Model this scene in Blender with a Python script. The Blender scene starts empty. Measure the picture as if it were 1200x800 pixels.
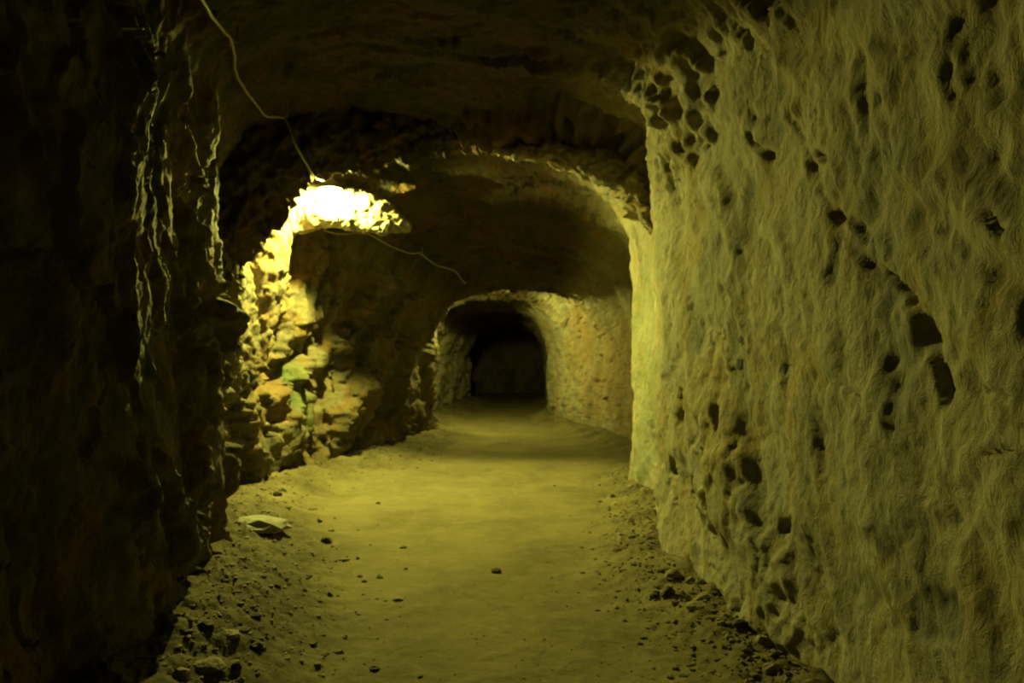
import bpy, bmesh, math, random
import numpy as np
from mathutils import Vector

# ------------------------------------------------------------------ camera, world, exposure
scene = bpy.context.scene
FPX, HOR, CAMZ = 919.0, 410.0, 1.6          # focal length in pixels of a 1200 px frame, horizon row, eye height
PITCH = math.atan((HOR - 400.0) / FPX)
cam_d = bpy.data.cameras.new('camera')
cam_d.sensor_width = 36.0
cam_d.lens = FPX / 1200.0 * 36.0
cam_d.clip_start = 0.05
cam_d.clip_end = 200.0
cam_d.dof.use_dof = True
cam_d.dof.focus_distance = 1.5        # the picture is slightly out of focus throughout
cam_d.dof.aperture_fstop = 7.0
cam = bpy.data.objects.new('camera', cam_d)
scene.collection.objects.link(cam)
cam.location = (0, 0, CAMZ)
cam.rotation_euler = (math.pi / 2 + PITCH, 0, 0)
scene.camera = cam

world = bpy.data.worlds.new('underground_dark')
scene.world = world
world.use_nodes = True
bg = world.node_tree.nodes['Background']
bg.inputs[0].default_value = (0.5, 0.48, 0.2, 1)
bg.inputs[1].default_value = 0.0

scene.view_settings.view_transform = 'Standard'
scene.view_settings.look = 'None'
scene.view_settings.gamma = 1.0
scene.view_settings.exposure = 0.0
scene.view_settings.use_curve_mapping = False

LAMP_COL = (1.0, 0.945, 0.155)
LAMP_A, LAMP_B = 11500.0, 5200.0       # radiance of the globes: near lamp, lamp past the arch
LAMP_A_POS = (-2.08, 8.95, 3.44)
LAMP_B_POS = (-0.98, 15.36, 2.78)

# ------------------------------------------------------------------ numpy noise
def _hash(ix, iy, iz, seed):
    h = (ix.astype(np.int64) * 374761393 + iy.astype(np.int64) * 668265263 + iz.astype(np.int64) * 2147483647 + seed * 1274126177) & 0xFFFFFFFF
    h = ((h ^ (h >> 13)) * 1274126177) & 0xFFFFFFFF
    h = ((h ^ (h >> 16)) * 2246822519) & 0xFFFFFFFF
    return (h ^ (h >> 15)) & 0xFFFFFFFF

def vnoise(P, seed=0):
    """gradient noise about -1..1"""
    F = np.floor(P); f = P - F; I = F.astype(np.int64)
    w = f * f * f * (f * (f * 6 - 15) + 10)
    out = 0
    for dx in (0, 1):
        wx = w[:, 0] if dx else 1 - w[:, 0]
        for dy in (0, 1):
            wy = w[:, 1] if dy else 1 - w[:, 1]
            for dz in (0, 1):
                wz = w[:, 2] if dz else 1 - w[:, 2]
                h = _hash(I[:, 0] + dx, I[:, 1] + dy, I[:, 2] + dz, seed)
                gx = (h & 1023) / 511.5 - 1; gy = ((h >> 10) & 1023) / 511.5 - 1; gz = ((h >> 20) & 1023) / 511.5 - 1
                out = out + wx * wy * wz * (gx * (f[:, 0] - dx) + gy * (f[:, 1] - dy) + gz * (f[:, 2] - dz))
    return out * 1.5

def fbm(P, octaves, seed=0, gain=0.5, lac=2.1):
    a, s, o = 1.0, 0.0, P.copy()
    for k in range(octaves):
        s = s + a * vnoise(o, seed + k * 17); a *= gain; o = o * lac + 11.3
    return s

def ridged(P, octaves, seed=0, gain=0.55, lac=2.1):
    a, s, o = 1.0, 0.0, P.copy()
    for k in range(octaves):
        s = s + a * (1 - 2.4 * np.abs(vnoise(o, seed + k * 13))); a *= gain; o = o * lac + 7.7
    return s

def facets(P, seed=0, tilt=0.9):
    """broken-rock blocks: every cell is a tilted plane of its own height"""
    F = np.floor(P).astype(np.int64)
    best = np.full(len(P), 1e9); val = np.zeros(len(P))
    for dx in (-1, 0, 1):
        for dy in (-1, 0, 1):
            for dz in (-1, 0, 1):
                ix, iy, iz = F[:, 0] + dx, F[:, 1] + dy, F[:, 2] + dz
                h = _hash(ix, iy, iz, seed); g = _hash(ix, iy, iz, seed + 991)
                cx = ix + (h & 1023) / 1023.0; cy = iy + ((h >> 10) & 1023) / 1023.0; cz = iz + ((h >> 20) & 1023) / 1023.0
                rx, ry, rz = P[:, 0] - cx, P[:, 1] - cy, P[:, 2] - cz
                d = rx * rx + ry * ry + rz * rz
                v = ((g & 255) / 127.5 - 1) * 0.5 + tilt * (rx * (((g >> 8) & 255) / 127.5 - 1) + ry * (((g >> 16) & 255) / 127.5 - 1) + rz * (((g >> 24) & 255) / 127.5 - 1))
                m = d < best
                best = np.where(m, d, best); val = np.where(m, v, val)
    return val

def stretch(P, direction, factor):
    """squeeze coordinates along a direction so that features run long that way"""
    d = np.array(direction, float); d /= np.linalg.norm(d)
    t = P @ d
    return P - np.outer(t, d) * (1 - 1.0 / factor)

def smooth(a, b, x):
    t = np.clip((x - a) / (b - a), 0, 1)
    return t * t * (3 - 2 * t)

# ------------------------------------------------------------------ object helpers
C = scene.collection
def link(name, me, parent=None, mat=None):
    o = bpy.data.objects.new(name, me); C.objects.link(o)
    if parent: o.parent = parent
    if mat is not None and me is not None: me.materials.append(mat)
    return o
def tag(o, label=None, cat=None, group=None, kind=None):
    if label: o['label'] = label
    if cat: o['category'] = cat
    if group: o['group'] = group
    if kind: o['kind'] = kind
    return o
def grid_mesh(name, V, nr, nc, attrs=None, flip=False):
    idx = np.arange(nr * nc).reshape(nr, nc)
    a, b, c, d = idx[:-1, :-1].ravel(), idx[:-1, 1:].ravel(), idx[1:, 1:].ravel(), idx[1:, :-1].ravel()
    Q = np.stack([a, b, c, d] if not flip else [d, c, b, a], 1)
    me = bpy.data.meshes.new(name)
    me.vertices.add(len(V)); me.vertices.foreach_set('co', V.astype(np.float32).ravel())
    n = len(Q)
    me.loops.add(n * 4); me.loops.foreach_set('vertex_index', Q.astype(np.int32).ravel())
    me.polygons.add(n); me.polygons.foreach_set('loop_start', np.arange(0, n * 4, 4, dtype=np.int32))
    me.polygons.foreach_set('use_smooth', np.ones(n, dtype=bool))
    me.update(calc_edges=True)
    if attrs:
        for k, arr in attrs.items():
            at = me.attributes.new(k, 'FLOAT', 'POINT'); at.data.foreach_set('value', arr.astype(np.float32))
    return me
def tube_mesh(name, pts, rad, sides=8, noise=0.0, seed=0, flat=None, freq=4.0):
    """closed tube through pts with a radius at each; noise roughens it like rock"""
    pts = np.array(pts, float); rad = np.array(rad, float)
    rings = []
    n = len(pts)
    for i in range(n):
        t = pts[min(i + 1, n - 1)] - pts[max(i - 1, 0)]; t /= np.linalg.norm(t)
        up = np.array([0, 0, 1.0]) if abs(t[2]) < 0.9 else np.array([1.0, 0, 0])
        s = np.cross(t, up); s /= np.linalg.norm(s); u = np.cross(s, t)
        a = np.arange(sides) / sides * 2 * math.pi
        r = rad[i]
        fx, fz = flat if flat else (1, 1)
        rings.append(pts[i] + np.outer(np.cos(a) * r * fx, s) + np.outer(np.sin(a) * r * fz, u))
    V = np.concatenate(rings + [pts[:1], pts[-1:]])
    if noise:
        cen = np.concatenate([np.repeat(pts, sides, 0), pts[:1], pts[-1:]])
        N = V - cen; L = np.linalg.norm(N, axis=1, keepdims=True); N = N / np.maximum(L, 1e-6)
        dsp = (facets(V * freq + fbm(V * 3, 2, seed)[:, None] * .4, seed + 3, 0.8) * 0.55 + fbm(V * freq * 2.2, 3, seed + 5) * 0.35 + facets(V * freq * 2.7, seed + 8) * 0.3) * noise
        V = V + N * dsp[:, None]
    faces = []
    for i in range(n - 1):
        for k in range(sides):
            k2 = (k + 1) % sides
            faces.append((i * sides + k, i * sides + k2, (i + 1) * sides + k2, (i + 1) * sides + k))
    c0, c1 = n * sides, n * sides + 1
    for k in range(sides):
        k2 = (k + 1) % sides
        faces.append((c0, k2, k)); faces.append((c1, (n - 1) * sides + k, (n - 1) * sides + k2))
    me = bpy.data.meshes.new(name); me.from_pydata(V.tolist(), [], faces); me.update()
    me.polygons.foreach_set('use_smooth', np.ones(len(faces), dtype=bool))
    return me
def spline(pts, per=8):
    """Catmull-Rom resample"""
    P = np.array(pts, float); P = np.vstack([2 * P[0] - P[1], P, 2 * P[-1] - P[-2]])
    out = []
    for i in range(1, len(P) - 2):
        for t in np.arange(per) / per:
            out.append(0.5 * ((2 * P[i]) + (-P[i - 1] + P[i + 1]) * t + (2 * P[i - 1] - 5 * P[i] + 4 * P[i + 1] - P[i + 2]) * t ** 2 + (-P[i - 1] + 3 * P[i] - 3 * P[i + 1] + P[i + 2]) * t ** 3))
    out.append(P[-2])
    return np.array(out)

# ------------------------------------------------------------------ materials
def new_mat(name):
    m = bpy.data.materials.new(name); m.use_nodes = True
    nt = m.node_tree; b = nt.nodes['Principled BSDF']
    return m, nt, b
def N(nt, kind, **kw):
    n = nt.nodes.new(kind)
    for k, v in kw.items():
        if k in n.inputs: n.inputs[k].default_value = v
        else: setattr(n, k, v)
    return n
def mix(nt, fac, a, b):
    m = nt.nodes.new('ShaderNodeMix'); m.data_type = 'RGBA'
    for sock, v in ((m.inputs[0], fac), (m.inputs[6], a), (m.inputs[7], b)):
        if hasattr(v, 'is_linked'): nt.links.new(v, sock)
        elif isinstance(v, tuple): sock.default_value = (*v, 1)
        else: sock.default_value = v
    return m.outputs[2]
def ramp(nt, fac, lo, hi, a=0.0, b=1.0):
    r = nt.nodes.new('ShaderNodeMapRange'); r.inputs[1].default_value = lo; r.inputs[2].default_value = hi
    r.inputs[3].default_value = a; r.inputs[4].default_value = b
    nt.links.new(fac, r.inputs[0]); return r.outputs[0]
def attr(nt, name):
    a = nt.nodes.new('ShaderNodeAttribute'); a.attribute_name = name; return a.outputs['Fac']
def mul(nt, a, b):
    m = nt.nodes.new('ShaderNodeMath'); m.operation = 'MULTIPLY'
    nt.links.new(a, m.inputs[0])
    if hasattr(b, 'is_linked'): nt.links.new(b, m.inputs[1])
    else: m.inputs[1].default_value = b
    return m.outputs[0]

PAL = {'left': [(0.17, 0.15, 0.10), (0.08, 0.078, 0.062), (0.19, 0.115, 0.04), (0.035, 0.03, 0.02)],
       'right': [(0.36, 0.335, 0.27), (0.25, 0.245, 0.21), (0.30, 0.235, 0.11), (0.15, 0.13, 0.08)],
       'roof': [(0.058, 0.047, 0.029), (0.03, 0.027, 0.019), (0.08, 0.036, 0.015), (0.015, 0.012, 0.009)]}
def rock_material(name, rot, bump=1.0, tone=(0.45, 0.57), rough=0.82):
    m, nt, b = new_mat(name)
    ar, ac = attr(nt, 'pale_side'), attr(nt, 'roof_rock')
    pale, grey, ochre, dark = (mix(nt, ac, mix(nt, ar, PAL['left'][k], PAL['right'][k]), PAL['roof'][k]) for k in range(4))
    geo = N(nt, 'ShaderNodeNewGeometry')
    mp = N(nt, 'ShaderNodeMapping'); mp.inputs['Rotation'].default_value = rot; mp.inputs['Scale'].default_value = (1, 1, 0.75)
    nt.links.new(geo.outputs['Position'], mp.inputs['Vector'])
    def noise(scale, detail, rough_=0.6, dist=0.0, src=mp):
        n = N(nt, 'ShaderNodeTexNoise'); n.inputs['Scale'].default_value = scale; n.inputs['Detail'].default_value = detail
        n.inputs['Roughness'].default_value = rough_; n.inputs['Distortion'].default_value = dist
        nt.links.new(src.outputs[0], n.inputs['Vector']); return n.outputs['Fac']
    c = mix(nt, ramp(nt, noise(1.1, 5, 0.6, 0.8), tone[0], tone[1]), pale, grey)
    c = mix(nt, ramp(nt, noise(1.9, 6, 0.65, 1.2), 0.48, 0.62, 0, 0.85), c, ochre)
    c = mix(nt, ramp(nt, noise(6.0, 6, 0.7, 0.6), 0.53, 0.68, 0, 0.65), c, dark)
    c = mix(nt, ramp(nt, noise(16.0, 4, 0.7), 0.52, 0.75, 0, 0.30), c, pale)
    # stains and moss that the wall itself carries
    c = mix(nt, mul(nt, attr(nt, 'moss'), ramp(nt, noise(9, 4), 0.35, 0.6, 0.35, 1)), c, (0.10, 0.17, 0.055))
    c = mix(nt, mul(nt, attr(nt, 'rust'), ramp(nt, noise(5, 4), 0.35, 0.6, 0.3, 1)), c, (0.30, 0.16, 0.05))
    c = mix(nt, mul(nt, attr(nt, 'slate'), ramp(nt, noise(4, 4), 0.35, 0.6, 0.5, 1)), c, (0.11, 0.12, 0.12))
    nt.links.new(c, b.inputs['Base Color'])
    b.inputs['Roughness'].default_value = rough
    b.inputs['Specular IOR Level'].default_value = 0.3
    h1 = noise(14, 8, 0.68, 0.5); h2 = noise(55, 5, 0.7)
    vr = N(nt, 'ShaderNodeTexVoronoi'); vr.inputs['Scale'].default_value = 22; nt.links.new(mp.outputs[0], vr.inputs['Vector'])
    b1 = N(nt, 'ShaderNodeBump'); b1.inputs['Strength'].default_value = 0.75 * bump; b1.inputs['Distance'].default_value = 0.05
    nt.links.new(h1, b1.inputs['Height'])
    b2 = N(nt, 'ShaderNodeBump'); b2.inputs['Strength'].default_value = 0.35 * bump; b2.inputs['Distance'].default_value = 0.012
    nt.links.new(h2, b2.inputs['Height']); nt.links.new(b1.outputs[0], b2.inputs['Normal'])
    b3 = N(nt, 'ShaderNodeBump'); b3.inputs['Strength'].default_value = 0.25 * bump; b3.inputs['Distance'].default_value = 0.02
    nt.links.new(vr.outputs['Distance'], b3.inputs['Height']); nt.links.new(b2.outputs[0], b3.inputs['Normal'])
    nt.links.new(b3.outputs[0], b.inputs['Normal'])
    return m

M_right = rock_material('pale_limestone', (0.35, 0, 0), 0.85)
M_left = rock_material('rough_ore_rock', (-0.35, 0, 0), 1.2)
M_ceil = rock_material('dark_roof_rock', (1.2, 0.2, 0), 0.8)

def floor_material():
    m, nt, b = new_mat('trodden_dust')
    geo = N(nt, 'ShaderNodeNewGeometry')
    def noise(scale, detail, rough_=0.6, dist=0.0):
        n = N(nt, 'ShaderNodeTexNoise'); n.inputs['Scale'].default_value = scale; n.inputs['Detail'].default_value = detail
        n.inputs['Roughness'].default_value = rough_; n.inputs['Distortion'].default_value = dist
        nt.links.new(geo.outputs['Position'], n.inputs['Vector']); return n.outputs['Fac']
    c = mix(nt, ramp(nt, noise(1.3, 6, 0.6, 0.6), 0.38, 0.64), (0.215, 0.186, 0.105), (0.145, 0.126, 0.073))
    c = mix(nt, ramp(nt, noise(7, 6, 0.7), 0.5, 0.72, 0, 0.5), c, (0.30, 0.27, 0.17))
    c = mix(nt, ramp(nt, noise(28, 5, 0.7), 0.56, 0.74, 0, 0.5), c, (0.09, 0.076, 0.045))
    c = mix(nt, mul(nt, attr(nt, 'verge_dark'), ramp(nt, noise(10, 6, 0.75), 0.36, 0.60, 0.4, 0.95)), c, (0.055, 0.047, 0.03))
    nt.links.new(c, b.inputs['Base Color'])
    b.inputs['Roughness'].default_value = 0.9; b.inputs['Specular IOR Level'].default_value = 0.2
    b1 = N(nt, 'ShaderNodeBump'); b1.inputs['Strength'].default_value = 0.55; b1.inputs['Distance'].default_value = 0.03
    nt.links.new(noise(16, 8, 0.7), b1.inputs['Height'])
    b2 = N(nt, 'ShaderNodeBump'); b2.inputs['Strength'].default_value = 0.4; b2.inputs['Distance'].default_value = 0.01
    nt.links.new(noise(80, 4, 0.7), b2.inputs['Height']); nt.links.new(b1.outputs[0], b2.inputs['Normal'])
    nt.links.new(b2.outputs[0], b.inputs['Normal'])
    return m
M_floor = floor_material()

def stone_material(name, a, bcol):
    m, nt, b = new_mat(name)
    tc = N(nt, 'ShaderNodeTexCoord'); n = N(nt, 'ShaderNodeTexNoise'); n.inputs['Scale'].default_value = 9; n.inputs['Detail'].default_value = 6
    nt.links.new(tc.outputs['Object'], n.inputs['Vector'])
    nt.links.new(mix(nt, ramp(nt, n.outputs['Fac'], 0.4, 0.62), a, bcol), b.inputs['Base Color'])
    b.inputs['Roughness'].default_value = 0.85
    b1 = N(nt, 'ShaderNodeBump'); b1.inputs['Strength'].default_value = 0.6; b1.inputs['Distance'].default_value = 0.02
    n2 = N(nt, 'ShaderNodeTexNoise'); n2.inputs['Scale'].default_value = 40; n2.inputs['Detail'].default_value = 6
    nt.links.new(tc.outputs['Object'], n2.inputs['Vector']); nt.links.new(n2.outputs['Fac'], b1.inputs['Height']); nt.links.new(b1.outputs[0], b.inputs['Normal'])
    return m
M_stone_dark = stone_material('dark_stone', (0.06, 0.05, 0.033), (0.03, 0.027, 0.018))
M_stone_buff = stone_material('buff_stone', (0.24, 0.21, 0.13), (0.15, 0.125, 0.075))
M_stone_grey = stone_material('grey_stone', (0.29, 0.29, 0.26), (0.19, 0.19, 0.175))

M_gravel = stone_material('gravel_chips', (0.17, 0.148, 0.09), (0.10, 0.085, 0.05))
def plain(name, col, rough=0.5, metal=0.0, noise_amt=0.3):
    m, nt, b = new_mat(name)
    tc = N(nt, 'ShaderNodeTexCoord'); n = N(nt, 'ShaderNodeTexNoise'); n.inputs['Scale'].default_value = 25; n.inputs['Detail'].default_value = 4
    nt.links.new(tc.outputs['Object'], n.inputs['Vector'])
    d = tuple(c * (1 - noise_amt) for c in col)
    nt.links.new(mix(nt, n.outputs['Fac'], col, d), b.inputs['Base Color'])
    b.inputs['Roughness'].default_value = rough; b.inputs['Metallic'].default_value = metal
    return m
M_cable = plain('cable_sheath', (0.42, 0.38, 0.26), 0.6)
M_tin = plain('dull_tin', (0.35, 0.35, 0.33), 0.5, 0.6)
def glow(name, strength):
    m, nt, b = new_mat(name)
    b.inputs['Base Color'].default_value = (0.8, 0.8, 0.7, 1)
    b.inputs['Emission Color'].default_value = (*LAMP_COL, 1)
    b.inputs['Emission Strength'].default_value = strength
    return m

# ------------------------------------------------------------------ tunnel shape
#          y     left   right  roof   roof roundness, start of the arch
ST = [(-3.0, -1.8, 1.50, 3.50, 4.0, .55), (0.0, -1.8, 1.45, 3.55, 4.0, .55), (3.0, -1.76, 1.42, 3.60, 4.5, .55), (4.2, -1.84, 1.38, 3.62, 4.5, .55),
      (5.0, -2.0, 1.24, 3.82, 4.6, .55), (6.0, -2.26, 1.16, 3.95, 4.8, .55), (7.0, -2.70, 1.34, 3.98, 4.2, .55), (8.0, -2.95, 1.50, 3.80, 3.4, .52),
      (8.7, -2.98, 1.50, 3.80, 3.4, .50), (9.3, -2.92, 1.47, 3.92, 3.4, .50), (9.8, -2.76, 1.52, 3.95, 3.0, .5), (10.4, -2.50, 1.95, 3.82, 3.0, .5), (11.2, -2.22, 2.12, 3.60, 2.8, .45),
      (12.2, -1.98, 2.10, 3.28, 2.8, .45), (13.4, -1.72, 1.92, 2.92, 2.8, .45), (14.4, -1.52, 1.72, 2.68, 2.8, .45), (14.75, -1.50, 1.66, 2.64, 2.8, .45),
      (15.15, -1.85, 1.58, 3.05, 2.8, .45), (15.7, -2.05, 1.46, 3.0, 2.6, .45), (16.2, -2.05, 1.36, 2.90, 2.6, .45), (16.8, -2.05, 1.20, 2.68, 2.6, .45), (17.1, -2.0, 1.12, 2.62, 2.6, .45), (17.6, -1.98, 1.00, 2.85, 2.6, .45),
      (18.6, -1.92, 0.84, 2.80, 2.6, .45), (19.2, -1.90, 0.90, 2.52, 2.6, .45), (19.8, -1.85, 1.00, 2.56, 2.6, .45), (21.5, -1.75, 1.10, 2.60, 2.6, .45), (22.3, -1.6, 1.10, 2.34, 2.6, .45), (23.0, -1.5, 1.1, 2.50, 2.6, .45),
      (24.0, -1.30, 1.02, 2.28, 2.6, .45), (24.6, -1.35, 1.10, 2.32, 2.6, .45), (25.2, -2.1, 1.7, 2.60, 2.6, .45), (29.0, -2.2, 1.9, 2.60, 2.4, .45), (31.5, -2.2, 1.9, 2.60, 2.4, .45)]
ST = np.array(ST)
yd = np.arange(-3.0, 31.5, 0.02)
def curve(k, sig=0.13):
    v = np.interp(yd, ST[:, 0], ST[:, k]); n = int(sig / 0.02) * 3
    g = np.exp(-0.5 * (np.arange(-n, n + 1) * 0.02 / sig) ** 2); g /= g.sum()
    return np.convolve(np.pad(v, n, mode='edge'), g, mode='valid')
CUR = [curve(k) for k in range(1, 6)]
def at_y(k, y): return np.interp(y, yd, CUR[k])

ys = list(np.linspace(-3.0, 0.6, 30))
while ys[-1] < 30.5: ys.append(ys[-1] + 0.0042 * (ys[-1] + 1.0))
ys = np.array(ys); NR = len(ys)
NL, NCE, NRI = 190, 230, 250
BASE = -0.35
NU = NL + NCE + NRI
Q = np.zeros((NR, NU, 3))
sfrac = np.linspace(0, 1, 500)
for i, y in enumerate(ys):
    xl, xr, zc, n, z0 = (float(at_y(k, y)) for k in range(5))
    xm = (xl + xr) / 2; hw = (xr - xl) / 2
    th = np.linspace(0, math.pi, 300)
    ax = -np.sign(np.cos(th)) * np.abs(np.cos(th)) ** (2 / n) * hw + xm
    az = z0 * zc + np.abs(np.sin(th)) ** (2 / n) * (zc - z0 * zc)
    px = np.concatenate([[xl], ax, [xr]]); pz = np.concatenate([[BASE], az, [BASE]])
    s = np.concatenate([[0], np.cumsum(np.hypot(np.diff(px), np.diff(pz)))])
    # where the walls end and the roof begins (height of 86 % of the roof)
    hgt = 0.87 * zc
    jl = s[np.argmax(pz > hgt)]; jr = s[len(pz) - 1 - np.argmax(pz[::-1] > hgt)]
    u = np.concatenate([np.linspace(0, jl, NL, endpoint=False), np.linspace(jl, jr, NCE, endpoint=False), np.linspace(jr, s[-1], NRI)])
    Q[i, :, 0] = np.interp(u, s, px); Q[i, :, 1] = y; Q[i, :, 2] = np.interp(u, s, pz)
# smooth normals pointing into the tunnel
du = np.gradient(Q, axis=1); dv = np.gradient(Q, axis=0)
Nn = np.cross(du, dv); Nn /= np.maximum(np.linalg.norm(Nn, axis=2, keepdims=True), 1e-9)
mid = np.array([0.0, 0, 1.2])
if Nn[200, NL + NCE // 2, 2] > 0: Nn = -Nn
P = Q.reshape(-1, 3); NV = Nn.reshape(-1, 3)
uu = np.tile(np.arange(NU), NR)
wl = smooth(NL + 25, NL - 25, uu); wr = smooth(NL + NCE - 25, NL + NCE + 25, uu); wc = 1 - wl - wr

def project(p):
    """world points to pixels of the 1200 x 800 frame"""
    c, s = math.cos(PITCH), math.sin(PITCH)
    d = p - np.array([0, 0, CAMZ])
    fwd = d[:, 1] * c + d[:, 2] * s; up = -d[:, 1] * s + d[:, 2] * c
    fwd = np.where(fwd > 0.3, fwd, 1e-3)
    return 600 + FPX * d[:, 0] / fwd, 400 - FPX * up / fwd
PX, PY = project(P)
def anchor(px, py, side):
    sel = {'r': uu >= NL + NCE - 40, 'l': uu < NL + 40, 'c': (uu >= NL - 40) & (uu < NL + NCE + 40)}[side] & (P[:, 1] > 1.0)
    d = (PX - px) ** 2 + (PY - py) ** 2 + P[:, 1] * 2.0
    d = np.where(sel, d, 1e12)
    return P[np.argmin(d)]
def seg_dist(Pw, pts):
    best = np.full(len(Pw), 1e9)
    if len(pts) == 1: return np.linalg.norm(Pw - pts[0], axis=1)
    for a, b in zip(pts[:-1], pts[1:]):
        ab = b - a; t = np.clip(((Pw - a) @ ab) / max(ab @ ab, 1e-9), 0, 1)
        best = np.minimum(best, np.linalg.norm(Pw - a - np.outer(t, ab), axis=1))
    return best

warp = np.stack([fbm(P * 1.1, 3, 5), fbm(P * 1.1 + 31, 3, 6), fbm(P * 1.1 + 67, 3, 7)], 1)
warp2 = np.stack([fbm(P * 6, 2, 15), fbm(P * 6 + 31, 2, 16), fbm(P * 6 + 67, 2, 17)], 1)
D = np.zeros(len(P))
# ---- right wall: long shallow flutes leaning down towards the viewer, chips and blocks
Pr = stretch(P + warp * 0.14, (0, -0.45, -1), 2.4)
soft = smooth(1.5, 6.5, P[:, 1]) * 0.55 + 0.45
hi = smooth(1.6, 2.6, P[:, 2])
soft2 = smooth(2.0, 5.0, P[:, 1]) * 0.6 + 0.4
Pv = stretch(P + warp * 0.22, (0, -0.35, -1), 1.55); Pd = stretch(P + warp * 0.22, (0, -1, -0.9), 2.2)
def two(fn, f, seed, a=None, wob=0.0):
    q = warp2 * wob
    A = fn(Pv * f + q, *a, seed) if a else fn(Pv * f + q, seed)
    B = fn(Pd * f + q, *a, seed + 1) if a else fn(Pd * f + q, seed + 1)
    return A * (1 - hi) + B * hi
dr = fbm(Pv * 0.8, 2, 40) * 0.055 * soft2 + (two(facets, 2.2, 141, None, .35) * 0.014 * soft2 + two(facets, 5.6, 143, None, .5) * 0.007 + two(facets, 13.0, 145, None, .5) * 0.0045) * soft
dr += fbm(stretch(P + warp * .2, (0, -1, -1.1), 2.6) * 1.7, 3, 160) * 0.060 + fbm(P * 6 + warp, 3, 162) * 0.011 + (np.abs(vnoise(stretch(P + warp * .3, (0, -1, -1.3), 3.0) * 2.4, 161)) ** 0.6) * 0.034
dr += two(fbm, 4.0, 147, (4,)) * 0.011 * soft + fbm(P * 17, 3, 44) * 0.0028 * soft
dr -= np.clip(two(vnoise, 12.0, 48) - 0.5, 0, 1) * 0.03 * soft
# ---- left wall: heavy broken ribs
leanl = smooth(9.8, 10.6, P[:, 1])[:, None]
Pl = stretch(P + warp * 0.2, (0, 0.35, -1), 3.0) * (1 - leanl) + stretch(P + warp * 0.25, (0.1, 1, 1.3), 2.8) * leanl
dl = fbm(Pl * 0.95, 3, 60) * 0.22 + facets(Pl * 1.9 + warp2 * 0.12, 61, 1.0) * 0.09 + facets(Pl * 4.6 + warp2 * .25, 62, 1.0) * 0.026
dl += ridged(Pl * 2.6, 3, 63) * (0.012 + 0.018 * smooth(6.5, 8.5, P[:, 1])) + fbm(P * 5, 4, 66) * 0.022 + fbm(P * 14, 4, 64) * (0.004 + 0.005 * smooth(6, 8, P[:, 1])) + facets(P * 11 + warp2 * .5, 65) * 0.009
# ---- roof: bedding planes running across the heading
Pc = stretch(P + warp * 0.18, (1, 0.25, 0), 2.6)
dc = fbm(Pc * 1.1, 3, 80) * 0.10 + facets(Pc * 2.2 + warp2 * 0.1, 81, 0.9) * 0.05 + facets(Pc * 5.0 + warp2 * .3, 82, 0.9) * 0.022 - 0.06
dc += ridged(Pc * 3.0, 3, 83) * 0.012 + fbm(P * 12, 3, 84) * 0.014
D = dr * wr + dl * wl + dc * wc
# the distant stretches keep their openings readable
far = smooth(13, 15, P[:, 1]); D *= 1 - 0.25 * far
D += far * facets(P * 2.8 + warp * .4, 150, 0.9) * 0.05 + far * fbm(P * 5, 3, 151) * 0.03

moss = np.zeros(len(P)); rust = np.zeros(len(P)); slate = np.zeros(len(P))
def feature(side, pix, width, depth, mask=None, amt=1.0, sharp=1.0):
    """a hollow (depth > 0) or a swelling (depth < 0) of the rock along a line"""
    global D
    pts = [anchor(*q, side) if len(q) == 2 else np.array(q, float) for q in pix]      # pairs: sight lines onto the wall; triples: metres
    d = seg_dist(P + warp2 * width * 0.55 + warp * width * 0.3, pts)
    f = np.clip(1 - (d / width) ** 2, 0, 1) ** sharp
    D -= f * depth
    if mask is not None: mask[:] = np.maximum(mask, smooth(0, 0.6, f) * amt)
# right wall: long diagonal parting with gashes
feature('r', [(925, 130), (955, 200), (985, 262), (1030, 315), (1075, 365), (1110, 470)], 0.034, 0.022)
feature('r', [(880, 160), (892, 172), (908, 184)], 0.026, 0.050)
feature('r', [(1002, 262), (1018, 278)], 0.038, 0.025)
feature('r', [(1038, 316), (1068, 350)], 0.024, 0.055)
feature('r', [(980, 250), (995, 262)], 0.022, 0.040)
feature('r', [(955, 180), (970, 190)], 0.022, 0.040)
feature('r', [(1170, 250), (1192, 272)], 0.015, 0.040)
feature('r', [(1160, 455), (1195, 462)], 0.017, 0.025)
feature('r', [(1170, 530), (1199, 530)], 0.011, 0.020)
feature('r', [(985, 285), (980, 320)], 0.068, 0.030, slate, 0.8)
feature('r', [(1010, 345), (1050, 400), (1060, 430)], 0.160, 0.020, slate, 0.25)
feature('r', [(1080, 730), (1125, 715)], 0.090, 0.025, slate, 0.9)
feature('r', [(985, 440), (1022, 468)], 0.011, 0.018)
feature('r', [(850, 340), (880, 365)], 0.038, 0.025)
feature('r', [(798, 462), (802, 488)], 0.053, 0.070)
feature('r', [(845, 480), (848, 500)], 0.041, 0.060)
feature('r', [(828, 500), (832, 560), (836, 590)], 0.038, 0.045)
feature('r', [(812, 562), (806, 580)], 0.038, 0.045)
feature('r', [(790, 547)], 0.075, 0.110)
feature('r', [(920, 618), (935, 612)], 0.038, 0.035)
feature('r', [(925, 520), (935, 560)], 0.053, 0.015)
feature('r', [(870, 600), (868, 640)], 0.068, 0.015, slate, 0.6)
feature('r', [(862, 235), (850, 300)], 0.068, 0.010)
feature('r', [(890, 120), (910, 150)], 0.105, 0.015, slate, 0.5)
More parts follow.
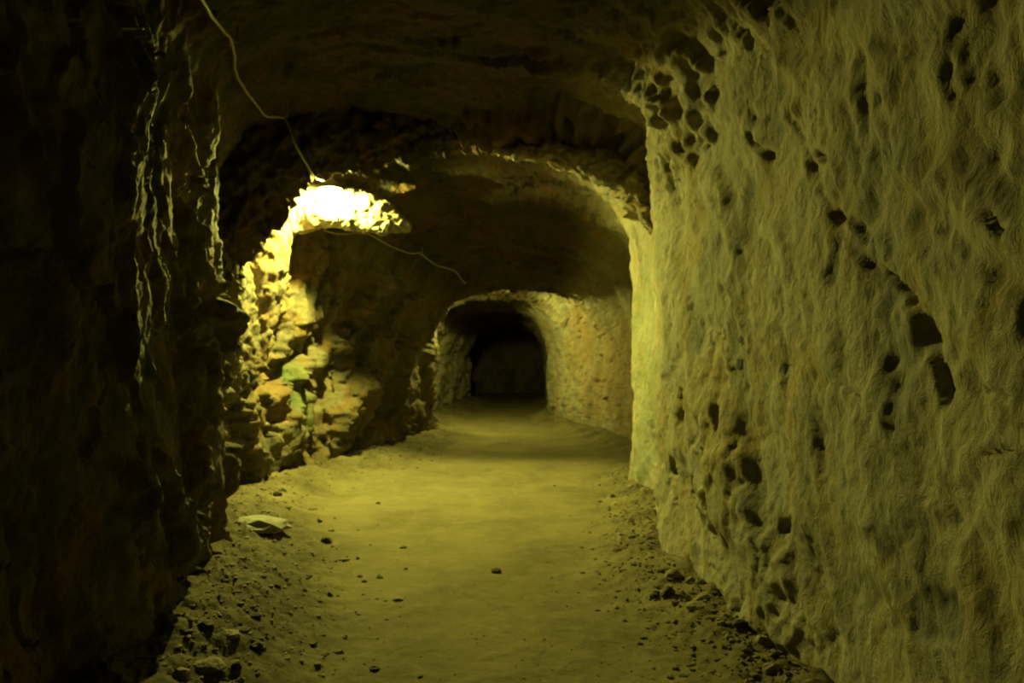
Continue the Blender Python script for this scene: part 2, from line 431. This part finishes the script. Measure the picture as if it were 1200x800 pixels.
# the slab above the parting stands proud, the shoulder at the corner juts out
feature('r', [(1030, 60), (1120, 180), (1190, 360)], 0.95, -0.03, None, 1.0, 1.8)
feature('r', [(1.1, 6.1, 3.35), (1.2, 5.3, 3.5)], 0.6, -0.10)
feature('r', [(850, 560), (900, 690)], 0.4, -0.06)
feature('r', [(758, 380), (762, 440), (766, 500)], 0.85, 0.0, moss, 0.36)
feature('r', [(1.9, 13.4, 1.2), (1.5, 15.5, 1.5)], 1.3, 0.0, rust, 0.5)
feature('r', [(775, 330)], 0.25, 0.0, rust, 0.45)
feature('r', [(745, 290), (750, 310)], 0.3, 0.0, slate, 0.6)
feature('c', [(-0.3, 7.9, 3.75), (0.5, 7.8, 3.72), (1.3, 7.8, 3.4)], 0.42, -0.30, rust, 0.3)
feature('c', [(640, 118), (700, 150), (740, 165)], 0.2, 0.12)
feature('c', [(640, 70), (720, 95), (790, 105)], 0.2, -0.12)
# left wall
feature('l', [(262, 480), (262, 530), (270, 575)], 0.42, 0.55)
feature('l', [(330, 385), (305, 440), (285, 470)], 0.16, 0.16)
feature('l', [(450, 330), (420, 380), (400, 410)], 0.22, -0.2)
feature('l', [(420, 440), (385, 500)], 0.3, -0.06)
feature('l', [(470, 400), (440, 450), (425, 500)], 0.22, -0.14)
feature('l', [(430, 440), (395, 490)], 0.16, -0.12)
feature('l', [(380, 390), (345, 420), (325, 440)], 0.2, 0.22)
feature('l', [(400, 420), (370, 470)], 0.12, 0.16)
feature('l', [(445, 480), (405, 540)], 0.22, 0.2)
feature('l', [(300, 300), (310, 340)], 0.4, -0.12, rust, 0.5)
feature('l', [(235, 400), (262, 440)], 0.35, -0.22)
feature('l', [(375, 440), (330, 470), (300, 510)], 0.16, 0.16)
feature('l', [(350, 520), (330, 550)], 0.16, 0.14)
feature('l', [(320, 480), (335, 520)], 0.35, -0.18)
feature('l', [(345, 440), (350, 490)], 0.22, -0.05, moss, 0.5)
feature('l', [(385, 500), (370, 540)], 0.35, -0.18)
feature('l', [(325, 450), (320, 480)], 0.2, 0, rust, 0.6)
feature('l', [(225, 300), (228, 400), (215, 520), (210, 600)], 0.35, -0.20)
feature('l', [(505, 440), (503, 500)], 0.5, -0.02)
feature('l', [(245, 545), (240, 610)], 0.16, -0.26)
feature('l', [(160, 560), (185, 640)], 0.12, -0.12)
feature('l', [(120, 560), (150, 640)], 0.12, -0.10)
W = P + NV * D[:, None]
G = W.reshape(NR, NU, 3)
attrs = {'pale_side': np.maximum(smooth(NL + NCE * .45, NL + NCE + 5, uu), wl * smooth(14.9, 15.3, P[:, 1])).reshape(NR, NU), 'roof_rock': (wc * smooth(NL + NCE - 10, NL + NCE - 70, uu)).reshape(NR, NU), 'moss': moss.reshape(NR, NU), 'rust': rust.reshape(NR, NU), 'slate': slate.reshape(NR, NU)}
def strip(name, u0, u1, mat):
    sub = G[:, u0:u1].reshape(-1, 3)
    me = grid_mesh(name, sub, NR, u1 - u0, {k: v[:, u0:u1].ravel() for k, v in attrs.items()})
    return tag(link(name, me, None, mat), kind='structure')
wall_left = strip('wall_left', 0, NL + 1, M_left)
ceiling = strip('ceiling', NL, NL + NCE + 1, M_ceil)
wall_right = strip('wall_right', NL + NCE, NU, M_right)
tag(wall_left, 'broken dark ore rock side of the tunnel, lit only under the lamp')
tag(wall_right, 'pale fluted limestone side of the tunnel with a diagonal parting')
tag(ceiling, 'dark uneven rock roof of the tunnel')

# ------------------------------------------------------------------ end walls
def end_wall(name, y, sgn, label):
    nx, nz = 70, 60
    X, Z = np.meshgrid(np.linspace(-3.2, 2.8, nx), np.linspace(-0.4, 4.4 if y < 0 else 3.4, nz))
    V = np.stack([X.ravel(), np.full(X.size, float(y)), Z.ravel()], 1)
    V[:, 1] += sgn * (fbm(V * 0.9, 3, 90) * 0.3 + facets(V * 1.6, 91) * 0.14 + facets(V * 4, 92) * 0.05)
    z = np.zeros(len(V))
    o = link(name, grid_mesh(name, V, nz, nx, {'moss': z, 'rust': z, 'slate': z}), None, M_left)
    tag(o, label, kind='structure')
end_wall('wall_back', 29.6, -1, 'dim rough rock face closing the far heading')
end_wall('wall_front', -2.6, 1, 'rock face behind the viewer')

# ------------------------------------------------------------------ floor
def berm(x, y):
    xl, xr = at_y(0, y), at_y(1, y)
    l = smooth(1.0, 0.0, x - xl) * (0.16 + 0.10 * smooth(9, 6.5, y) ); r = smooth(0.6, 0.0, xr - x) * 0.13
    return l + r
def floor_z(x, y):
    x = np.atleast_1d(np.asarray(x, float)); y = np.atleast_1d(np.asarray(y, float))
    p = np.stack([x, y, np.zeros_like(x)], 1)
    xl, xr = at_y(0, y), at_y(1, y)
    edge = np.maximum(smooth(1.25, 0.2, x - xl), smooth(0.85, 0.1, xr - x))
    z = berm(x, y) + fbm(p * 0.8, 2, 100) * 0.02 + fbm(p * 4, 4, 101) * (0.009 + 0.03 * edge) + facets(p * 7, 102) * 0.016 * edge + facets(p * 16, 103) * 0.008 * (edge + .12)
    # trodden hollow beside the left mound
    z -= 0.10 * np.exp(-(((x + 2.0) / 0.42) ** 2 + ((y - 6.0) / 0.5) ** 2)) - 0.07 * np.exp(-(((x + 2.2) / 0.5) ** 2 + ((y - 7.4) / 0.35) ** 2))
    return z
yf = list(np.linspace(-3.0, 1.5, 30))
while yf[-1] < 30.2: yf.append(yf[-1] + 0.0042 * (yf[-1] + 0.5))
yf = np.array(yf); nxf = 420
Xf = np.linspace(0, 1, nxf)
XX = np.array([at_y(0, y) - 0.45 + (at_y(1, y) - at_y(0, y) + 0.9) * Xf for y in yf]); YY = np.repeat(yf[:, None], nxf, 1)
FZ = floor_z(XX.ravel(), YY.ravel())
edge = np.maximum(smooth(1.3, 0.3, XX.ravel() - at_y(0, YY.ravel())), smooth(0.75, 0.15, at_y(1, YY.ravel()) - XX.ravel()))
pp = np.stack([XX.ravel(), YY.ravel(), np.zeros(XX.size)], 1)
verge_dark = np.clip(edge * (0.55 + 0.8 * fbm(pp * 2.3, 3, 110)) + 1.2 * smooth(0.95, 0.3, XX.ravel() - at_y(0, YY.ravel())) * smooth(7.2, 6.2, YY.ravel()) + 1.2 * np.exp(-(((XX.ravel() + 2.0) / 0.55) ** 2 + ((YY.ravel() - 6.2) / 0.75) ** 2)), 0, 1)  # floor colour darkens along the wall feet and over the left hollow
floor = link('floor', grid_mesh('floor', np.stack([XX.ravel(), YY.ravel(), FZ], 1), len(yf), nxf, {'verge_dark': verge_dark}, flip=True), None, M_floor)
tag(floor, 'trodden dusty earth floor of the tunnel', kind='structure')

def on_floor(px, py):
    """where the sight line through a pixel meets the floor"""
    c, s = math.cos(PITCH), math.sin(PITCH)
    rx, ru = (px - 600) / FPX, (400 - py) / FPX
    d = np.array([rx, c - ru * s, s + ru * c]); t = 1.0
    z = 0.0
    for _ in range(25):
        t = (z - CAMZ) / d[2]; z = float(floor_z(d[0] * t, d[1] * t)[0])
    return d[0] * t, d[1] * t, z

# ------------------------------------------------------------------ rock outcrop round the lamp
AT0 = {'moss': 0, 'rust': 0, 'slate': 0}
def outcrop(name, pts, rad, noise, seed, parent, mat=M_left, pale=0.0, sides=90, per=26, flat=None, freq=4.0, rustv=0.3):
    c = spline(pts, per); r = spline([(x, 0, 0) for x in rad], per)[:, 0]
    me = tube_mesh(name, c, r, sides, noise, seed, flat, freq)
    for k, v in (('moss', 0), ('rust', rustv), ('slate', 0), ('pale_side', pale), ('roof_rock', 1.0 if mat is M_ceil else 0.0)):
        at = me.attributes.new(k, 'FLOAT', 'POINT'); at.data.foreach_set('value', np.full(len(me.vertices), v, dtype=np.float32))
    return link(name, me, parent, mat)
outcrop('rock_outcrop', [(-3.2, 9.6, 3.25), (-2.7, 9.45, 3.32), (-2.2, 9.36, 3.35), (-1.8, 9.32, 3.25), (-1.45, 9.32, 3.13), (-1.2, 9.34, 3.05)], [.42, .37, .29, .225, .165, .05], 0.06, 7, wall_left, pale=0.9, rustv=0.0, flat=(.7, 1.0), freq=3.2)
outcrop('rock_outcrop', [(-3.2, 9.9, 3.6), (-2.5, 9.75, 3.65), (-1.9, 9.72, 3.62), (-1.55, 9.68, 3.60), (-1.32, 9.7, 3.62), (-1.2, 9.7, 3.62)], [.36, .32, .26, .10, .05, .02], 0.06, 17, wall_left, rustv=0.0)
outcrop('rock_outcrop', [(-3.3, 9.1, 3.5), (-3.0, 9.1, 3.1), (-2.98, 9.1, 2.6), (-3.05, 9.1, 2.0), (-3.1, 9.0, 1.4)], [.36, .38, .36, .32, .2], 0.07, 27, wall_left, pale=0.3, rustv=0.35, freq=2.6)
outcrop('rock_outcrop', [(-0.3, 7.7, 3.62), (0.0, 7.65, 3.54), (0.35, 7.6, 3.50), (0.8, 7.6, 3.40), (1.18, 7.6, 3.20), (1.42, 7.6, 2.85), (1.6, 7.6, 2.5)], [.03, .07, .11, .15, .17, .15, .08], 0.07, 57, ceiling, pale=0.9, rustv=0.15, freq=3.5)
# the dark shoulder on the near side of the lamp
outcrop('rock_outcrop', [(-4.0, 7.7, 1.2), (-3.75, 7.8, 1.9), (-3.35, 7.85, 2.6), (-2.82, 7.9, 3.2), (-2.3, 7.95, 3.78), (-1.6, 8.0, 3.86), (-0.9, 8.05, 3.94), (-.4, 8.05, 4.05)], [.4, .5, .55, .54, .45, .42, .34, .2], 0.16, 37, wall_left, mat=M_ceil, rustv=0.0, per=30, sides=120)

# ------------------------------------------------------------------ lamps
def lathe(name, prof, seg=24):
    bm = bmesh.new(); rings = []
    for r, z in prof:
        rings.append([bm.verts.new((r * math.cos(a), r * math.sin(a), z)) for a in (k / seg * 2 * math.pi for k in range(seg))])
    for a, b in zip(rings[:-1], rings[1:]):
        for k in range(seg): bm.faces.new((a[k], a[(k + 1) % seg], b[(k + 1) % seg], b[k]))
    me = bpy.data.meshes.new(name); bmesh.ops.recalc_face_normals(bm, faces=bm.faces); bm.to_mesh(me); bm.free()
    for p in me.polygons: p.use_smooth = True
    return me
def lamp(pos, strength, label, size=0.05, stem=0.2, rim=.056):
    root = bpy.data.objects.new('ceiling_lamp', None); C.objects.link(root); root.location = pos
    tag(root, label, 'lamp')
    prof = [(size * math.sin(a), -size * 1.15 * math.cos(a)) for a in np.linspace(0.02, math.pi - 0.3, 14)]
    link('globe', lathe('globe', prof), root, glow('lit_globe_%d' % int(strength), strength))
    z0 = size * 1.05
    link('lamp_holder', lathe('lamp_holder', [(0.001, z0 + .07), (.022, z0 + .07), (.026, z0 + .03), (.026, z0 - .015), (.001, z0 - .015)]), root, M_tin)
    link('added_hood', lathe('added_hood', [(.027, z0 + .045), (.06, z0 + .035), (.10, z0 - .005), (.14, z0 - rim), (.142, z0 - rim + .003), (.10, z0 + .002), (.06, z0 + .042), (.027, z0 + .052)], 40), root, M_tin)  # unseen hood, added to keep the lamp's light off the roof
    link('lamp_stem', lathe('lamp_stem', [(.001, z0 + .06), (.009, z0 + .06), (.009, z0 + .06 + stem), (.001, z0 + .06 + stem)], 10), root, M_tin)
    return root
lamp(LAMP_A_POS, LAMP_A, 'glaring yellow-green lamp under the roof in front of the bright rock outcrop')
lamp(LAMP_B_POS, LAMP_B, 'smaller lamp tucked out of sight behind the upper edge of the first arch', 0.04, rim=.03)

# ------------------------------------------------------------------ cables
def px_at(px, py, y):
    c, s = math.cos(PITCH), math.sin(PITCH)
    rx, ru = (px - 600) / FPX, (400 - py) / FPX
    d = np.array([rx, c - ru * s, s + ru * c]); return np.array([0, 0, CAMZ]) + d * (y / d[1])
WPX, WPY = project(W)
def on_roof(px, py, off=0.07):
    """a point hung just clear of the rock that the sight line through a pixel meets"""
    near_ = ((WPX - px) ** 2 + (WPY - py) ** 2 < 8 ** 2) & (W[:, 1] > 2.5)
    y = np.percentile(W[near_, 1], 15) if near_.any() else 4.5
    return px_at(px, py, y - off * 3)
def cable(pts, r, clips, label, per=10):
    c = spline(pts, per); c = c + np.stack([fbm(c * 3 + 5, 2, 3), fbm(c * 3 + 9, 2, 4), fbm(c * 3 + 1, 2, 5)], 1) * r * 0.9
    root = link('cable', tube_mesh('cable', c, np.full(len(c), r), 8), None, M_cable)
    tag(root, label, 'cable')
    for q in clips:
        q = np.array(q)
        link('cable_clip', tube_mesh('cable_clip', [q + (-.022, 0, -.006), q + (-.008, -.008, .012), q + (.010, -.008, .018), q + (.024, 0, .012), q + (.03, 0, .12)], [.007, .011, .011, .008, .005], 7), root, M_tin)
    return root
k1, k2 = on_roof(273, 52), on_roof(333, 139)
k0 = on_roof(240, 6)
cable([px_at(218, -40, k0[1] - .5), px_at(237, 0, k0[1] - .1), on_roof(258, 32), k1, on_roof(279, 92), on_roof(300, 122), on_roof(313, 136), k2, px_at(345, 165, 7.1), px_at(358, 190, 7.25), px_at(368, 207, 7.6), (-2.12, 8.86, 3.52)],
      0.010, [k1, k2], 'thin pale cable looping across the dark roof down to the glaring lamp')
k3 = on_roof(493, 297)
cable([on_roof(380, 270), on_roof(398, 274), on_roof(430, 274), on_roof(455, 287), on_roof(480, 297), k3, on_roof(510, 310), on_roof(533, 318), on_roof(545, 332)],
      0.009, [k3], 'faint cable sagging along the roof beyond the glaring lamp towards the arch')

# ------------------------------------------------------------------ stones
rnd = random.Random(4)
def stone_mesh(w, d, h, seed, sub=2):
    bm = bmesh.new(); bmesh.ops.create_icosphere(bm, subdivisions=sub, radius=1.0)
    V = np.array([v.co[:] for v in bm.verts])
    k = 1 + facets(V * 1.3 + seed * 3.1, seed, 0.6) * 0.28 + fbm(V * 1.6 + seed, 2, seed) * 0.18
    V = V * k[:, None] * np.array([w, d, h]) * 0.5
    V[:, :2] *= (1 + 0.35 * np.clip(-V[:, 2:3] / (h * .5), 0, 1))
    V[:, 2] = np.maximum(V[:, 2], -h * 0.22)
    V[:, 2] -= V[:, 2].min()
    for v, c in zip(bm.verts, V): v.co = c
    me = bpy.data.meshes.new('stone'); bm.to_mesh(me); bm.free()
    return me
def stone(px, py, wpx, hpx, mat, label, seed):
    x, y, z = on_floor(px, py)
    m = y / FPX
    w, h = wpx * m, hpx * m
    o = link('stone', stone_mesh(w, w * rnd.uniform(.7, 1.0), h * 1.3, seed), None, mat)
    o.location = (x, y, z - h * 0.25); o.rotation_euler = (0, 0, rnd.uniform(-.5, .5))
    tag(o, label, 'stone')
    return o
DK, BF, GR = M_stone_dark, M_stone_buff, M_stone_grey
STONES = [
 (582, 671, 13, 8, DK, 'small dark stone lying alone in the middle of the path'),
 (308, 616, 66, 15, GR, 'broad flat pale grey slab at the foot of the left wall'),
 (382, 635, 14, 9, DK, 'dark lump on the path just right of the pale grey slab'),
 (388, 622, 8, 5, BF, 'small buff stone touching the far side of the dark lump near the slab'),
 (375, 613, 6, 4, DK, 'tiny dark stone between the pale slab and the path, level with the slab'),
 (325, 688, 9, 6, DK, 'small dark stone on the left verge below the mound'),
 (386, 698, 8, 6, DK, 'round dark pebble-sized stone on the left side of the path, below the slab'),
 (356, 692, 7, 4, BF, 'little buff stone between two small dark stones on the left verge'),
 (283, 664, 12, 6, DK, 'flat dark stone on the shaded mound under the pale slab'),
 (302, 758, 14, 8, DK, 'blunt dark stone on the left verge near the bottom of the picture'),
 (277, 788, 12, 9, DK, 'dark stone at the very bottom of the left verge'),
 (245, 786, 34, 14, BF, 'long buff stone half buried at the bottom of the left verge'),
 (213, 792, 22, 15, BF, 'upright buff stone at the foot of the dark left wall, bottom of the picture'),
 (283, 738, 22, 8, DK, 'wide dark stone in the rubble strip left of the path, nearer bottom'),
 (268, 752, 26, 8, BF, 'flat buff stone in front of the wide dark stone on the left verge'),
 (240, 735, 24, 14, DK, 'big dark block against the foot of the shaded left wall'),
 (300, 722, 14, 7, DK, 'dark angular stone above the wide dark stone on the left verge'),
 (382, 768, 10, 6, BF, 'left one of a close pair of low stones on the near path'),
 (398, 765, 10, 6, BF, 'right one of a close pair of low stones on the near path'),
 (439, 784, 13, 6, DK, 'low dark stone on the near path at the bottom left of centre'),
 (466, 703, 13, 5, BF, 'low buff stone on the path between the left verge and the lone dark stone'),
 (473, 642, 9, 4, DK, 'thin dark stone at the end of a short scratch on the path'),
 (427, 682, 8, 4, DK, 'left one of two dark chips on the left half of the path'),
 (445, 677, 8, 4, DK, 'right one of two dark chips on the left half of the path'),
 (364, 598, 8, 4, DK, 'dark chip on the path just beyond the pale grey slab'),
 (419, 655, 5, 4, DK, 'tiny dark chip right of the row of low stones on the path'),
 (405, 656, 11, 4, BF, 'flat buff chip in the row of low stones on the left of the path'),
 (394, 657, 6, 4, BF, 'small buff chip starting the row of low stones on the left of the path'),
 (443, 590, 6, 4, DK, 'tiny dark stone out on the bright stretch of the path'),
 (325, 581, 11, 7, DK, 'dark stone at the wall foot beyond the pale slab'),
 (332, 575, 9, 7, GR, 'pale stone resting beside the dark stone at the lit wall foot'),
 (331, 565, 8, 6, BF, 'buff stone farthest up the lit left wall foot'),
 (337, 596, 9, 4, BF, 'flat buff stone between the pale slab and the dark chip beyond it'),
 (757, 577, 13, 7, BF, 'buff stone with a shaded front at the far end of the right rubble'),
 (781, 578, 10, 6, DK, 'dark stone against the right wall below its small round hole'),
 (768, 571, 9, 5, BF, 'small buff stone behind the two farthest stones of the right rubble'),
 (718, 585, 7, 4, DK, 'dark chip at the path side of the far right rubble'),
 (703, 588, 5, 3, DK, 'tiny dark chip farthest out on the path from the right rubble'),
 (740, 570, 8, 4, BF, 'buff chip left of the far right rubble stones'),
 (780, 602, 12, 6, DK, 'flat dark stone midway along the foot of the right wall'),
 (770, 598, 30, 4, BF, 'long thin buff slab lying flat beside the right wall foot'),
 (729, 632, 11, 6, BF, 'first stone, path side, of the short row across the right verge'),
 (741, 630, 10, 4, DK, 'second stone, dark, of the short row across the right verge'),
 (762, 630, 11, 4, DK, 'third stone, dark, of the short row across the right verge'),
 (751, 636, 8, 4, BF, 'small stone just in front of the short row across the right verge'),
 (792, 640, 8, 6, DK, 'dark stone at the wall end of the short row across the right verge'),
 (809, 631, 12, 9, BF, 'buff stone leaning on the right wall foot behind the short row'),
 (774, 671, 9, 7, DK, 'dark stone just beyond the right heap of stones'),
 (762, 675, 7, 4, BF, 'small buff stone left of the dark stone beyond the right heap'),
 (768, 698, 13, 9, DK, 'dark stone at the left end of the right heap'),
 (783, 698, 16, 13, DK, 'biggest dark stone of the right heap, next to its left end'),
 (789, 683, 17, 11, BF, 'buff stone at the back left of the right heap'),
 (810, 681, 15, 9, BF, 'buff stone at the back middle of the right heap'),
 (821, 686, 14, 8, GR, 'pale stone at the back right of the right heap'),
 (823, 700, 20, 12, BF, 'large buff stone at the front of the right heap'),
 (804, 703, 16, 9, BF, 'buff stone between the biggest dark stone and the large front stone of the right heap'),
 (838, 696, 13, 10, DK, 'dark stone at the right end of the right heap'),
 (816, 710, 28, 7, BF, 'low long buff stone lying in front of the right heap'),
 (852, 724, 13, 8, BF, 'buff stone off the near right corner of the right heap'),
 (866, 722, 12, 8, GR, 'greyish stone behind the near rubble at the right wall foot'),
 (868, 739, 18, 9, DK, 'dark flat stone in the near rubble at the right wall foot'),
 (884, 733, 14, 9, BF, 'buff stone right of the dark flat stone at the right wall foot'),
 (846, 738, 12, 6, BF, 'small buff stone left of the dark flat stone at the right wall foot'),
 (895, 752, 20, 11, BF, 'chunky buff stone near the bottom of the right wall foot'),
 (914, 769, 16, 9, DK, 'dark stone lowest but one along the right wall foot'),
 (905, 783, 22, 10, BF, 'wide buff stone lowest along the right wall foot'),
]
for i, (px, py, w, h, m, lab) in enumerate(STONES): stone(px, py, w, h, m, lab, 200 + i)

def gravel(name, n, sampler, label, mat, smin, smax, seed):
    r = np.random.RandomState(seed); verts, faces = [], []
    bm = bmesh.new(); bmesh.ops.create_icosphere(bm, subdivisions=1, radius=1.0)
    bv = np.array([v.co[:] for v in bm.verts]); bf = np.array([[v.index for v in f.verts] for f in bm.faces]); bm.free()
    xs, yv = sampler(r, n); zs = floor_z(xs, yv)
    for x, y, z in zip(xs, yv, zs):
        s = smin + (smax - smin) * r.rand() ** 3
        v = bv * (1 + r.uniform(-.3, .3, (len(bv), 1))) * np.array([s, s * r.uniform(.6, 1), s * r.uniform(.35, .6)])
        a = r.rand() * 6.3; c_, s_ = math.cos(a), math.sin(a)
        v = np.stack([v[:, 0] * c_ - v[:, 1] * s_ + x, v[:, 0] * s_ + v[:, 1] * c_ + y, v[:, 2] + z + s * 0.15], 1)
        faces.append(bf + len(verts) * len(bv)); verts.append(v)
    V = np.concatenate(verts); F = np.concatenate(faces)
    me = bpy.data.meshes.new(name); me.from_pydata(V.tolist(), [], F.tolist()); me.update()
    tag(link(name, me, None, mat), label, 'gravel', kind='stuff')
def side_left(r, n):
    y = 3.4 * (13 / 3.4) ** r.rand(n); return at_y(0, y) + 0.1 + np.abs(r.randn(n)) * 0.42, y
def side_right(r, n):
    y = 3.4 * (11 / 3.4) ** r.rand(n); return at_y(1, y) - 0.05 - np.abs(r.randn(n)) * 0.26, y
def path(r, n):
    y = 3.6 * (13 / 3.6) ** r.rand(n); xl, xr = at_y(0, y), at_y(1, y); return xl + (xr - xl) * r.rand(n), y
gravel('gravel', 1900, side_left, 'loose gravel and chippings along the left wall foot', M_gravel, .006, .024, 1)
gravel('gravel', 1700, side_right, 'loose gravel and chippings along the right wall foot', M_gravel, .006, .024, 2)
gravel('grit', 700, path, 'fine grit scattered over the trodden path', M_stone_dark, .003, .009, 3)
